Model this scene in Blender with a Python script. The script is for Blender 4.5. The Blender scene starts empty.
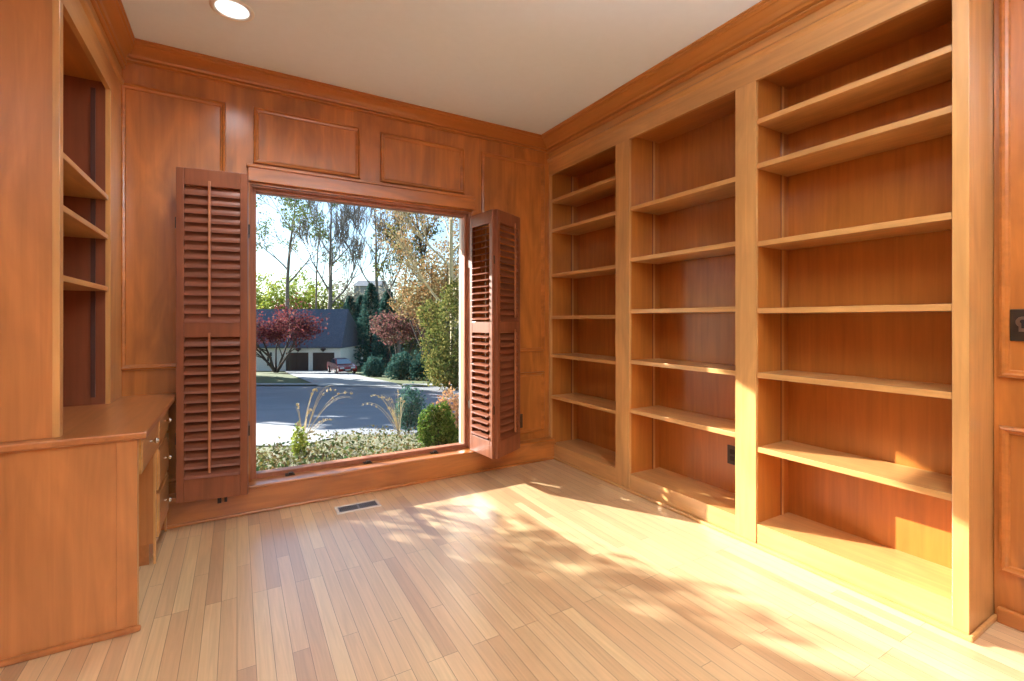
import bpy, math, random
from mathutils import Vector, Matrix, Quaternion
random.seed(7)
S = bpy.context.scene
COL = S.collection
# ------------------------------------------------------------------ camera
YAW = 0.52847
FOC = 471.0
cd = bpy.data.cameras.new('camera')
cd.sensor_width = 36.0
cd.lens = FOC / 1024.0 * 36.0
cd.shift_y = -(340.5 - 320.0) / 1024.0
cd.clip_start = 0.05
cd.clip_end = 600
cam = bpy.data.objects.new('camera', cd)
COL.objects.link(cam)
cam.location = (0, 0, 1.19)
cam.rotation_euler = (math.pi / 2, 0, -YAW)
S.camera = cam
# ------------------------------------------------------------------ world, sun, exposure
w = bpy.data.worlds.new('sky')
S.world = w
w.use_nodes = True
nt = w.node_tree
nt.nodes.clear()
sky = nt.nodes.new('ShaderNodeTexSky')
sky.sky_type = 'NISHITA'
sky.sun_disc = False
sky.sun_elevation = math.radians(21.5)
sky.sun_rotation = math.radians(-31)
sky.air_density = 1.0
sky.dust_density = 0.4
sky.ozone_density = 2.5
bg = nt.nodes.new('ShaderNodeBackground')
bg.inputs['Strength'].default_value = 0.20
wo = nt.nodes.new('ShaderNodeOutputWorld')
nt.links.new(sky.outputs[0], bg.inputs[0])
nt.links.new(bg.outputs[0], wo.inputs[0])
SUN = Vector((0.6, -1.0, -0.46)).normalized()
ld = bpy.data.lights.new('sun', 'SUN')
ld.energy = 14.5
ld.angle = math.radians(0.53)
ld.color = (1.0, 0.97, 0.93)
lo = bpy.data.objects.new('sun', ld)
lo.rotation_mode = 'QUATERNION'
lo.rotation_quaternion = SUN.to_track_quat('-Z', 'Y')
lo.location = (-6, 10, 8)
COL.objects.link(lo)
S.view_settings.view_transform = 'Standard'
S.view_settings.look = 'None'
S.view_settings.gamma = 1.0
S.view_settings.use_curve_mapping = False
S.view_settings.exposure = 0.55
LAMP_CAN = 5.5        # watts of each recessed ceiling can
FILL_UPLIGHT = 380.0        # watts of the unseen uplight added to fill the room
FILL_GLOBE = 14.0    # watts of the unseen globe added as fill behind the camera

# ------------------------------------------------------------------ helpers
def srgb(r, g, b):
    f = lambda c: (c / 255.0 / 12.92) if c / 255.0 <= 0.04045 else ((c / 255.0 + 0.055) / 1.055) ** 2.4
    return (f(r), f(g), f(b), 1.0)

def new_mat(name):
    m = bpy.data.materials.new(name)
    m.use_nodes = True
    n = m.node_tree.nodes
    return m, n, m.node_tree.links, n['Principled BSDF']

def plain(name, col, rough=0.5, metal=0.0, noise=0.0, nscale=20.0, spec=0.5, coat=0.0):
    m, n, l, b = new_mat(name)
    b.inputs['Roughness'].default_value = rough
    b.inputs['Metallic'].default_value = metal
    b.inputs['Specular IOR Level'].default_value = spec
    b.inputs['Coat Weight'].default_value = coat
    tc = n.new('ShaderNodeTexCoord')
    nz = n.new('ShaderNodeTexNoise')
    nz.inputs['Scale'].default_value = nscale
    nz.inputs['Detail'].default_value = 4
    l.new(tc.outputs['Object'], nz.inputs['Vector'])
    rp = n.new('ShaderNodeValToRGB')
    rp.color_ramp.elements[0].position = 0.3
    rp.color_ramp.elements[1].position = 0.7
    rp.color_ramp.elements[0].color = tuple(c * (1 - noise) for c in col[:3]) + (1,)
    rp.color_ramp.elements[1].color = tuple(min(1, c * (1 + noise)) for c in col[:3]) + (1,)
    l.new(nz.outputs['Fac'], rp.inputs['Fac'])
    l.new(rp.outputs['Color'], b.inputs['Base Color'])
    return m

def wood(name, col, axis='Z', var=0.22, rough=0.30, coat=0.6, blotch=0.14):
    """stained maple: fine grain stretched along one axis over soft blotches"""
    m, n, l, b = new_mat(name)
    b.inputs['Roughness'].default_value = rough
    b.inputs['Coat Weight'].default_value = coat
    b.inputs['Coat Roughness'].default_value = 0.22
    tc = n.new('ShaderNodeTexCoord')
    mp = n.new('ShaderNodeMapping')
    sc = {'X': (1.6, 34, 34), 'Y': (34, 1.6, 34), 'Z': (34, 34, 1.6)}[axis]
    mp.inputs['Scale'].default_value = sc
    l.new(tc.outputs['Object'], mp.inputs['Vector'])
    g = n.new('ShaderNodeTexNoise')
    g.inputs['Scale'].default_value = 1.0
    g.inputs['Detail'].default_value = 6
    g.inputs['Distortion'].default_value = 0.8
    l.new(mp.outputs['Vector'], g.inputs['Vector'])
    mp2 = n.new('ShaderNodeMapping')
    mp2.inputs['Scale'].default_value = {'X': (1.2, 4.5, 4.5), 'Y': (4.5, 1.2, 4.5), 'Z': (4.5, 4.5, 1.2)}[axis]
    l.new(tc.outputs['Object'], mp2.inputs['Vector'])
    g2 = n.new('ShaderNodeTexNoise')
    g2.inputs['Scale'].default_value = 1.3
    g2.inputs['Detail'].default_value = 3
    g2.inputs['Distortion'].default_value = 1.5
    l.new(mp2.outputs['Vector'], g2.inputs['Vector'])
    r1 = n.new('ShaderNodeMapRange')
    r1.inputs['From Min'].default_value = 0.3
    r1.inputs['From Max'].default_value = 0.7
    r1.inputs['To Min'].default_value = 1 - var * 0.6
    r1.inputs['To Max'].default_value = 1 + var * 0.4
    l.new(g.outputs['Fac'], r1.inputs['Value'])
    r2 = n.new('ShaderNodeMapRange')
    r2.inputs['From Min'].default_value = 0.3
    r2.inputs['From Max'].default_value = 0.7
    r2.inputs['To Min'].default_value = 1 - blotch
    r2.inputs['To Max'].default_value = 1 + blotch
    l.new(g2.outputs['Fac'], r2.inputs['Value'])
    mu = n.new('ShaderNodeMath'); mu.operation = 'MULTIPLY'
    l.new(r1.outputs[0], mu.inputs[0]); l.new(r2.outputs[0], mu.inputs[1])
    vm = n.new('ShaderNodeVectorMath'); vm.operation = 'SCALE'
    vm.inputs[0].default_value = col[:3]
    l.new(mu.outputs[0], vm.inputs['Scale'])
    l.new(vm.outputs[0], b.inputs['Base Color'])
    bp = n.new('ShaderNodeBump')
    bp.inputs['Strength'].default_value = 0.04
    bp.inputs['Distance'].default_value = 0.002
    l.new(g.outputs['Fac'], bp.inputs['Height'])
    l.new(bp.outputs[0], b.inputs['Normal'])
    return m

def floor_mat():
    m, n, l, b = new_mat('oak_strip_floor')
    tc = n.new('ShaderNodeTexCoord')
    mp = n.new('ShaderNodeMapping')
    mp.inputs['Rotation'].default_value = (0, 0, math.pi / 2)
    l.new(tc.outputs['Object'], mp.inputs['Vector'])
    br = n.new('ShaderNodeTexBrick')
    br.offset = 0.37; br.offset_frequency = 3; br.squash = 1.0
    br.inputs['Scale'].default_value = 1.0
    br.inputs['Brick Width'].default_value = 0.78
    br.inputs['Row Height'].default_value = 0.0572
    br.inputs['Mortar Size'].default_value = 0.0009
    br.inputs['Mortar Smooth'].default_value = 0.3
    br.inputs['Bias'].default_value = 0.0
    br.inputs['Color1'].default_value = (0, 0, 0, 1)
    br.inputs['Color2'].default_value = (1, 1, 1, 1)
    br.inputs['Mortar'].default_value = (0.5, 0.5, 0.5, 1)
    l.new(mp.outputs[0], br.inputs['Vector'])
    rp = n.new('ShaderNodeValToRGB')
    cr = rp.color_ramp
    cr.elements[0].position = 0.0; cr.elements[0].color = srgb(182, 142, 104)
    cr.elements[1].position = 1.0; cr.elements[1].color = srgb(224, 192, 142)
    for p, c in ((0.12, srgb(198, 158, 114)), (0.35, srgb(212, 174, 128)), (0.62, srgb(218, 184, 136)), (0.85, srgb(206, 168, 122))):
        e = cr.elements.new(p); e.color = c
    l.new(br.outputs['Color'], rp.inputs['Fac'])
    # grain
    mg = n.new('ShaderNodeMapping')
    mg.inputs['Scale'].default_value = (55, 2.2, 1)
    l.new(tc.outputs['Object'], mg.inputs['Vector'])
    # shift the grain by plank so that it breaks at the seams
    ad = n.new('ShaderNodeVectorMath'); ad.operation = 'ADD'
    sc = n.new('ShaderNodeVectorMath'); sc.operation = 'SCALE'; sc.inputs['Scale'].default_value = 40
    l.new(br.outputs['Color'], sc.inputs[0])
    l.new(mg.outputs[0], ad.inputs[0]); l.new(sc.outputs[0], ad.inputs[1])
    g = n.new('ShaderNodeTexNoise')
    g.inputs['Scale'].default_value = 1.0; g.inputs['Detail'].default_value = 6; g.inputs['Distortion'].default_value = 1.4
    l.new(ad.outputs[0], g.inputs['Vector'])
    r1 = n.new('ShaderNodeMapRange')
    r1.inputs['From Min'].default_value = 0.3; r1.inputs['From Max'].default_value = 0.7
    r1.inputs['To Min'].default_value = 0.86; r1.inputs['To Max'].default_value = 1.07
    l.new(g.outputs['Fac'], r1.inputs['Value'])
    vm = n.new('ShaderNodeVectorMath'); vm.operation = 'SCALE'
    l.new(rp.outputs[0], vm.inputs[0]); l.new(r1.outputs[0], vm.inputs['Scale'])
    mx = n.new('ShaderNodeMix'); mx.data_type = 'RGBA'
    mx.inputs[7].default_value = srgb(96, 66, 42)
    l.new(br.outputs['Fac'], mx.inputs[0]); l.new(vm.outputs[0], mx.inputs[6])
    l.new(mx.outputs[2], b.inputs['Base Color'])
    b.inputs['Roughness'].default_value = 0.36
    b.inputs['Coat Weight'].default_value = 1.0
    b.inputs['Coat IOR'].default_value = 1.8
    b.inputs['Coat Roughness'].default_value = 0.34
    bp = n.new('ShaderNodeBump'); bp.inputs['Strength'].default_value = 0.25; bp.inputs['Distance'].default_value = 0.001; bp.invert = True
    l.new(br.outputs['Fac'], bp.inputs['Height']); l.new(bp.outputs[0], b.inputs['Normal'])
    return m

def emit(name, col, s):
    m = bpy.data.materials.new(name); m.use_nodes = True
    n = m.node_tree.nodes; n.clear()
    e = n.new('ShaderNodeEmission'); e.inputs[0].default_value = col; e.inputs[1].default_value = s
    o = n.new('ShaderNodeOutputMaterial'); m.node_tree.links.new(e.outputs[0], o.inputs[0])
    return m

def pane_glass():
    m = bpy.data.materials.new('window_glass'); m.use_nodes = True
    n = m.node_tree.nodes; n.clear(); l = m.node_tree.links
    t = n.new('ShaderNodeBsdfTransparent'); t.inputs[0].default_value = (0.96, 0.98, 0.98, 1)
    g = n.new('ShaderNodeBsdfGlossy'); g.inputs['Roughness'].default_value = 0.02
    f = n.new('ShaderNodeFresnel'); f.inputs[0].default_value = 1.18
    mx = n.new('ShaderNodeMixShader'); o = n.new('ShaderNodeOutputMaterial')
    l.new(f.outputs[0], mx.inputs[0]); l.new(t.outputs[0], mx.inputs[1]); l.new(g.outputs[0], mx.inputs[2]); l.new(mx.outputs[0], o.inputs[0])
    return m

def leaf_mat(name, cols, trans=0.35):
    """leaves: each leaf takes a colour of its own from the ramp"""
    m = bpy.data.materials.new(name); m.use_nodes = True
    n = m.node_tree.nodes; n.clear(); l = m.node_tree.links
    ge = n.new('ShaderNodeNewGeometry'); rp = n.new('ShaderNodeValToRGB')
    cr = rp.color_ramp
    cr.elements[0].color = cols[0]; cr.elements[1].color = cols[-1]
    for i, c in enumerate(cols[1:-1]):
        e = cr.elements.new((i + 1) / (len(cols) - 1)); e.color = c
    l.new(ge.outputs['Random Per Island'], rp.inputs[0])
    d = n.new('ShaderNodeBsdfDiffuse'); t = n.new('ShaderNodeBsdfTranslucent'); mx = n.new('ShaderNodeMixShader')
    mx.inputs[0].default_value = trans
    o = n.new('ShaderNodeOutputMaterial')
    l.new(rp.outputs[0], d.inputs[0]); l.new(rp.outputs[0], t.inputs[0])
    l.new(d.outputs[0], mx.inputs[1]); l.new(t.outputs[0], mx.inputs[2]); l.new(mx.outputs[0], o.inputs[0])
    return m

class MB:
    """collects shapes and links them as one mesh object"""
    def __init__(s): s.v = []; s.f = []; s.smooth = False
    def box(s, x0, x1, y0, y1, z0, z1):
        b = len(s.v)
        s.v += [(x0, y0, z0), (x1, y0, z0), (x1, y1, z0), (x0, y1, z0), (x0, y0, z1), (x1, y0, z1), (x1, y1, z1), (x0, y1, z1)]
        s.f += [tuple(b + i for i in q) for q in ((0, 3, 2, 1), (4, 5, 6, 7), (0, 1, 5, 4), (1, 2, 6, 5), (2, 3, 7, 6), (3, 0, 4, 7))]
        return s
    def prism(s, pts, axis, a0, a1, mitre0=0.0, mitre1=0.0):
        """closed 2-D outline (u,z) swept along X or Y; mitre shifts the end by mitre*u"""
        b = len(s.v); k = len(pts)
        for a, mi in ((a0, mitre0), (a1, mitre1)):
            for u, z, p in pts:
                q = a + mi * p
                s.v.append((q, u, z) if axis == 'X' else (u, q, z))
        for i in range(k):
            j = (i + 1) % k
            s.f.append((b + i, b + j, b + k + j, b + k + i))
        s.f.append(tuple(b + i for i in range(k))); s.f.append(tuple(b + k + i for i in reversed(range(k))))
        return s
    def ring(s, u0, u1, v0, v1, prof, fn):
        """mitred moulding round a rectangle; prof = (inset, height), fn(u, v, h) -> point"""
        b = len(s.v)
        for ins, h in prof:
            for u, v in ((u0 + ins, v0 + ins), (u1 - ins, v0 + ins), (u1 - ins, v1 - ins), (u0 + ins, v1 - ins)):
                s.v.append(fn(u, v, h))
        for i in range(len(prof) - 1):
            for c in range(4):
                d = (c + 1) % 4
                s.f.append((b + 4 * i + c, b + 4 * i + d, b + 4 * i + 4 + d, b + 4 * i + 4 + c))
        return s
    def tube(s, pts, rads, n=6, cap=True):
        b = len(s.v); pts = [Vector(p) for p in pts]
        up = Vector((0.31, 0.17, 0.93)).normalized()
        for i, p in enumerate(pts):
            d = (pts[min(i + 1, len(pts) - 1)] - pts[max(i - 1, 0)])
            if d.length < 1e-9: d = Vector((0, 0, 1))
            d.normalize()
            a = d.cross(up)
            if a.length < 0.1: a = d.cross(Vector((1, 0, 0)))
            a.normalize(); c = d.cross(a)
            for k in range(n):
                t = 2 * math.pi * k / n
                s.v.append(tuple(p + (a * math.cos(t) + c * math.sin(t)) * rads[i]))
        for i in range(len(pts) - 1):
            for k in range(n):
                j = (k + 1) % n
                s.f.append((b + i * n + k, b + i * n + j, b + (i + 1) * n + j, b + (i + 1) * n + k))
        if cap:
            s.f.append(tuple(b + k for k in reversed(range(n)))); e = b + (len(pts) - 1) * n
            s.f.append(tuple(e + k for k in range(n)))
        return s
    def lathe(s, prof, c, n=24, axis='Z'):
        b = len(s.v)
        for r, h in prof:
            for k in range(n):
                t = 2 * math.pi * k / n
                x, y = r * math.cos(t), r * math.sin(t)
                p = {'Z': (x, y, h), 'X': (h, x, y), 'Y': (x, h, y)}[axis]
                s.v.append((c[0] + p[0], c[1] + p[1], c[2] + p[2]))
        for i in range(len(prof) - 1):
            for k in range(n):
                j = (k + 1) % n
                s.f.append((b + i * n + k, b + i * n + j, b + (i + 1) * n + j, b + (i + 1) * n + k))
        s.f.append(tuple(b + k for k in range(n))); e = b + (len(prof) - 1) * n
        s.f.append(tuple(e + k for k in reversed(range(n))))
        return s
    def quad(s, c, a, b_):
        b = len(s.v)
        s.v += [tuple(c - a), tuple(c + b_ * 0.6 - a * 0.2), tuple(c + a), tuple(c - b_ * 0.6 - a * 0.2)]
        s.f.append((b, b + 1, b + 2, b + 3))
    def build(s, name, m, parent=None, bevel=0.0, origin=None, smooth=None):
        o0 = Vector(origin) if origin is not None else (Vector(parent['_loc']) if parent is not None and '_loc' in parent else Vector((0, 0, 0)))
        me = bpy.data.meshes.new(name)
        me.from_pydata([(a - o0.x, b - o0.y, c - o0.z) for a, b, c in s.v], [], s.f)
        me.materials.append(m)
        me.update()
        if smooth or (smooth is None and s.smooth):
            me.shade_smooth()
        o = bpy.data.objects.new(name, me)
        COL.objects.link(o)
        if parent is not None: o.parent = parent
        else: o.location = o0
        o['_loc'] = tuple(o0)
        if bevel:
            bv = o.modifiers.new('bevel', 'BEVEL'); bv.width = bevel; bv.segments = 2; bv.limit_method = 'ANGLE'; bv.angle_limit = math.radians(40)
        return o

def thing(name, label, cat, loc=(0, 0, 0), rz=0.0, group=None, local=False):
    o = bpy.data.objects.new(name, None); COL.objects.link(o)
    o.empty_display_size = 0.1
    o.location = loc; o.rotation_euler = (0, 0, rz); o['label'] = label; o['category'] = cat
    o['_loc'] = (0, 0, 0) if local else tuple(loc)
    if group: o['group'] = group
    return o
def tag(o, label, cat, group=None, kind=None):
    o['label'] = label; o['category'] = cat
    if group: o['group'] = group
    if kind: o['kind'] = kind
    return o
def struct(o): o['kind'] = 'structure'; return o

# ------------------------------------------------------------------ materials
W_CASE = srgb(202, 149, 88)
W_PANEL = srgb(180, 108, 46)
M = {}
M['case_z'] = wood('maple_case_upright', W_CASE, 'Z')
M['case_y'] = wood('maple_case_along', W_CASE, 'Y')
M['case_x'] = wood('maple_case_across', W_CASE, 'X')
M['pan_z'] = wood('maple_panel_upright', W_PANEL, 'Z', blotch=0.26)
M['pan_x'] = wood('maple_panel_across', W_PANEL, 'X', blotch=0.26)
M['pan_y'] = wood('maple_panel_along', W_PANEL, 'Y')
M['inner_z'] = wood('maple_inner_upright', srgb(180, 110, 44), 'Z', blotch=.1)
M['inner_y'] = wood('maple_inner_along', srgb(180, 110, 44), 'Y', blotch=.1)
M['hutch_in'] = wood('hutch_inside_shade', srgb(128, 70, 44), 'Z', blotch=.1)  # maple darkened to stand for the unlit inside of the hutch
M['crown_y'] = wood('crown_along', srgb(190, 124, 60), 'Y', blotch=.04, var=.12)
M['crown_x'] = wood('crown_across', srgb(182, 110, 48), 'X', blotch=.04, var=.12)
M['rod'] = wood('tilt_rod_stain', srgb(176, 112, 74), 'Z')
M['desk_z'] = wood('maple_desk_upright', srgb(186, 120, 66), 'Z')
M['desk_y'] = wood('maple_desk_along', srgb(176, 110, 58), 'Y')
M['shut_z'] = wood('shutter_stain_upright', srgb(134, 76, 46), 'Z', rough=.45, coat=.12)
M['shut_x'] = wood('shutter_stain_across', srgb(128, 70, 43), 'X', rough=.45, coat=.12)
M['floor'] = floor_mat()
M['ceil'] = plain('ceiling_paint', srgb(230, 238, 246), 0.9, noise=0.01)
M['cream'] = plain('cream_wall_paint', srgb(222, 205, 180), 0.85, noise=0.02)
M['dark'] = plain('dark_gap', srgb(28, 18, 14), 0.7)
M['nickel'] = plain('brushed_nickel', srgb(200, 196, 188), 0.25, 1.0)
M['bronze'] = plain('aged_bronze', srgb(60, 48, 36), 0.45, 0.6, noise=0.2)
M['white_trim'] = plain('white_trim', srgb(232, 228, 222), 0.4)
M['brown_plastic'] = plain('brown_plastic', srgb(66, 46, 34), 0.4)
M['vent'] = plain('vent_enamel', srgb(214, 200, 186), 0.4)
M['glass'] = pane_glass()
M['sash'] = wood('sash_stain', srgb(158, 98, 66), 'Z', rough=.5, coat=.05)
M['exterior_wall'] = plain('exterior_white_paint', srgb(226, 226, 220), 0.8, noise=0.04, nscale=3)

# ------------------------------------------------------------------ the room shell
H = 2.743
XL, XR, YW, YR = -0.87, 2.61, 3.39, -2.2
OX0, OX1, OZ0, OZ1 = 0.07, 1.60, 0.155, 2.045          # window opening
struct(MB().box(XL - .1, XR + .1, YR - .1, YW + .05, -0.12, 0).build('floor', M['floor']))
struct(MB().box(XL - .1, XR + .1, YR - .1, YW + .05, H, H + .12).build('ceiling', M['ceil']))
b = MB()
b.box(XL - .1, OX0, YW, YW + .2, -.6, H + .12); b.box(OX1, XR + .25, YW, YW + .2, -.6, H + .12)
b.box(OX0, OX1, YW, YW + .2, -.6, OZ0); b.box(OX0, OX1, YW, YW + .2, OZ1, H + .12)
struct(b.build('wall_window', M['pan_z']))
struct(MB().box(XL - .12, XL, YR, YW, 0, H).build('wall_left', M['pan_z']))
struct(MB().box(XR, XR + .16, YR, .654, 0, H).box(XR + .06, XR + .16, .654, YW, 0, H).build('wall_right', M['pan_z']))
# rear wall behind the camera, with a cased opening
b = MB(); b.box(XL, 0.3, YR - .1, YR, 0, H); b.box(1.3, XR, YR - .1, YR, 0, H); b.box(0.3, 1.3, YR - .1, YR, 2.1, H)
struct(b.build('wall_rear', M['cream']))
b = MB()
for u0, u1 in ((0.3, 0.78), (0.82, 1.3)): b.box(u0 + .01, u1, YR - .08, YR - .04, 0.005, 2.095)
d = struct(b.build('door_1', M['pan_z']))

PM = [(0, 0), (0.003, 0.018), (0.012, 0.022), (0.018, 0.010), (0.027, 0.008), (0.032, -0.002), (0.044, -0.002)]
def wall_panel(u0, u1, v0, v1, name='trim_1'):
    b = MB(); b.ring(u0, u1, v0, v1, PM, lambda u, v, h: (u, YW - h, v))
    o = b.build(name, M['pan_x']); return struct(o)
n_tr = [0]
def tname():
    n_tr[0] += 1; return 'trim_%d' % n_tr[0]
for u0, u1, v0, v1 in ((-.572, -.06, .905, 2.525), (.088, .746, 2.178, 2.535), (.885, 1.542, 2.178, 2.535), (1.692, 2.30, .92, 2.54),
                       (-.55, -.06, .23, .745), (1.692, 2.30, .23, .745)):
    wall_panel(u0, u1, v0, v1, tname())
# crown on three sides: (projection, z)
def crown_prof(pr, zb):
    hgt = H - zb
    base = [(0, zb), (.14, zb), (.22, zb + .04 * hgt), (.22, zb + .12 * hgt), (.14, zb + .14 * hgt), (.14, zb + .18 * hgt), (.30, zb + .22 * hgt), (.34, zb + .34 * hgt), (.28, zb + .36 * hgt), (.34, zb + .42 * hgt), (.50, zb + .55 * hgt),
            (.78, zb + .72 * hgt), (.78, zb + .76 * hgt), (.92, zb + .80 * hgt), (.92, zb + .90 * hgt), (1.0, zb + .93 * hgt), (1.0, H - .0005), (0, H - .0005)]
    return [(p * pr, z) for p, z in base]
pr = crown_prof(.105, 2.645)
b = MB().prism([(YW - p, z, p) for p, z in pr], 'X', -.60, 2.37); struct(b.build(tname(), M['crown_x']))
XB = 2.35
# base below the window with its ledge and shoe
b = MB().box(-.56, XB + .02, 3.31, YW, 0, .155)
struct(b.build('baseboard_window', M['pan_x'], bevel=.002))
b = MB().box(-.56, XB, 3.292, YW, .155, .174); struct(b.build(tname(), M['pan_x'], bevel=.005))
b = MB().box(-.56, XB, 3.292, 3.312, 0, .02); struct(b.build(tname(), M['pan_x'], bevel=.007))
# right wall panelling in front of the bookcase end
def rpanel(y0, y1, v0, v1):
    b = MB(); b.ring(y0, y1, v0, v1, PM, lambda u, v, h: (XR - h, u, v)); struct(b.build(tname(), M['pan_y']))
rpanel(-.28, .638, .965, 2.48); rpanel(-.28, .638, .20, .775); rpanel(-1.4, -.44, .965, 2.48); rpanel(-1.4, -.44, .20, .775)
pr = crown_prof(.12, 2.62)
struct(MB().prism([(XR - p, z, 0) for p, z in pr], 'Y', YR, .655).build(tname(), M['pan_y']))
struct(MB().box(XR - .028, XR, YR, .64, 0, .06).build('baseboard_right', M['pan_y'], bevel=.006))
pr = crown_prof(.12, 2.62)
struct(MB().prism([(XL + p, z, 0) for p, z in pr], 'Y', YR, 2.30).build(tname(), M['pan_y']))
struct(MB().box(XL, XL + .02, YR, 2.27, 0, .12).build('baseboard_left', M['pan_y'], bevel=.004))

# ------------------------------------------------------------------ window
win = MB()
SY0, SY1 = 3.43, 3.49
sw = .036
for x0, x1, z0, z1 in ((OX0, OX0 + sw, OZ0, OZ1), (OX1 - sw, OX1, OZ0, OZ1), (OX0 + sw, OX1 - sw, OZ1 - sw, OZ1), (OX0 + sw, OX1 - sw, OZ0, OZ0 + .048)):
    win.box(x0, x1, SY0, SY1, z0, z1)
win = struct(win.build('window_1', M['sash'], bevel=.004))
c = MB()
c.box(OX0 - .065, OX0, 3.368, YW, .174, OZ1 + .005); c.box(OX1, OX1 + .055, 3.368, YW, .174, OZ1 + .005)
c.build('casing', M['pan_z'], win, bevel=.004)
c = MB().box(OX0 - .012, OX1 + .018, 3.352, YW, OZ1 + .012, OZ1 + .10).box(OX0 - .02, OX1 + .026, 3.343, YW, OZ1 + .098, OZ1 + .118)
c.build('head_casing', M['pan_x'], win, bevel=.004)
c = MB()
for x0, x1, z0, z1 in ((OX0 + .001, OX0 + .014, .176, OZ1), (OX1 - .014, OX1 - .001, .176, OZ1), (OX0 + .014, OX1 - .014, OZ1 - .014, OZ1 - .001)):
    c.box(x0, x1, 3.40, 3.43, z0, z1)
c.build('stop', M['sash'], win, bevel=.003)
MB().box(OX0, OX1, 3.39, 3.60, OZ0 - .0, OZ0 + .018).build('sill', M['pan_x'], win, bevel=.002)
MB().box(OX0 + sw - .005, OX1 - sw + .005, 3.459, 3.463, OZ0 + .04, OZ1 - sw + .005).build('pane', M['glass'], win)
for x in (.30, .80, 1.30):
    c = MB().box(x - .028, x + .028, 3.385, 3.43, OZ0 + .018, OZ0 + .026).box(x - .008, x + .02, 3.39, 3.42, OZ0 + .026, OZ0 + .036)
    c.build('sash_clip', M['bronze'], win, bevel=.002)
c = MB()
c.box(OX0 - .09, OX0, YW + .2, YW + .225, OZ0 - .1, OZ1 + .1); c.box(OX1, OX1 + .09, YW + .2, YW + .225, OZ0 - .1, OZ1 + .1)
c.box(OX0, OX1, YW + .2, YW + .225, OZ1, OZ1 + .1); c.box(OX0, OX1, YW + .2, YW + .24, OZ0 - .1, OZ0)
c.build('outer_casing', M['exterior_wall'], win)
# eave of this house, above and outside the window
e = MB(); e.prism([(YW + .2, 3.05, 0), (4.86, 2.352, 0), (4.86, 2.47, 0), (YW + .2, 3.20, 0)], 'X', -6, 8)
struct(e.build('trim_eave', M['exterior_wall']))

# ------------------------------------------------------------------ louvred shutters
def leaf_frame(Wd, Ht):
    b = MB(); st = .038; y0, y1 = -.014, .014
    b.box(0, st, y0, y1, 0, Ht); b.box(Wd - st, Wd, y0, y1, 0, Ht)
    zz = rails(Ht)
    for z0, z1 in zz: b.box(st, Wd - st, y0, y1, z0, z1)
    return b
def rails(Ht): return ((0, .125), (.915, 1.0), (Ht - .095, Ht))
def louvres(Wd, z0, z1, tilt):
    b = MB(); st = .038; n = 15; p = (z1 - z0) / n; sw_ = .034
    ca, sa = math.cos(tilt), math.sin(tilt)
    for i in range(n):
        zc = z0 + p * (i + .5)
        prof = []
        for u, t in ((-sw_, 0), (-sw_ * .6, .0038), (0, .005), (sw_ * .6, .0038), (sw_, 0), (sw_ * .6, -.0038), (0, -.005), (-sw_ * .6, -.0038)):
            prof.append((u * ca - t * sa, zc + u * sa + t * ca, 0))
        b.prism(prof, 'X', st + .001, Wd - st - .001)
    return b
def make_leaf(root, p0, p1, Ht, rod_side, tilts, rod_at=.5, outset=1):
    d = Vector((p1[0] - p0[0], p1[1] - p0[1], 0)); Wd = d.length; a = math.atan2(d.y, d.x)
    fr = leaf_frame(Wd, Ht).build('leaf', M['shut_z'], root, bevel=.003, origin=(0, 0, 0))
    fr.location = Vector((p0[0], p0[1], .178)) - Vector(root['_loc']); fr.rotation_euler = (0, 0, a)
    rr = rails(Ht)
    for k in (0, 1):
        z0, z1 = rr[k][1], rr[k + 1][0]
        lv = louvres(Wd, z0, z1, tilts[k]).build('louvre_slats', M['shut_x'], fr, origin=(0, 0, 0), smooth=False)
        yr = rod_side * .036
        rd = MB().box(Wd * rod_at - .006, Wd * rod_at + .006, yr - .005, yr + .005, z0 + .03, z1 - .005 + (.03 if rod_side else 0))
        rd.build('tilt_rod', M['rod'], fr, bevel=.002, origin=(0, 0, 0))
    return fr
# leaf edges: every pair runs hinge -> lead edge -> second leaf
rt = thing('window_shutter', 'wooden louvred shutter folded flat on the left of the window, beside the desk', 'shutter', (.06, 3.34, .178))
T0 = math.radians(48)
make_leaf(rt, (-.285, 3.275), (.058, 3.222), 1.86, 1, (T0, T0), .5)
make_leaf(rt, (-.29, 3.195), (.055, 3.14), 1.86, -1, (math.radians(46), math.radians(62)), .47)
for q_ in ((-.296, -.288, 3.185, 3.285), (.058, .066, 3.215, 3.365)):
    for z_ in (.5, 1.7): MB().box(*q_, z_, z_ + .06).build('hinge', M['bronze'], rt)
rt2 = thing('window_shutter', 'wooden louvred shutter standing half open on the right of the window, by the bookcase', 'shutter', (1.60, 3.34, .178))
make_leaf(rt2, (1.582, 3.345), (1.618, 3.036), 1.82, 1, (math.radians(16), math.radians(16)), .5)
make_leaf(rt2, (1.628, 3.022), (1.925, 3.19), 1.82, -1, (T0, T0), .66)
for q_ in ((1.570, 1.605, 3.345, 3.368), (1.616, 1.630, 3.030, 3.040)):
    for z_ in (.5, 1.6): MB().box(*q_, z_, z_ + .06).build('hinge', M['bronze'], rt2)

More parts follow.
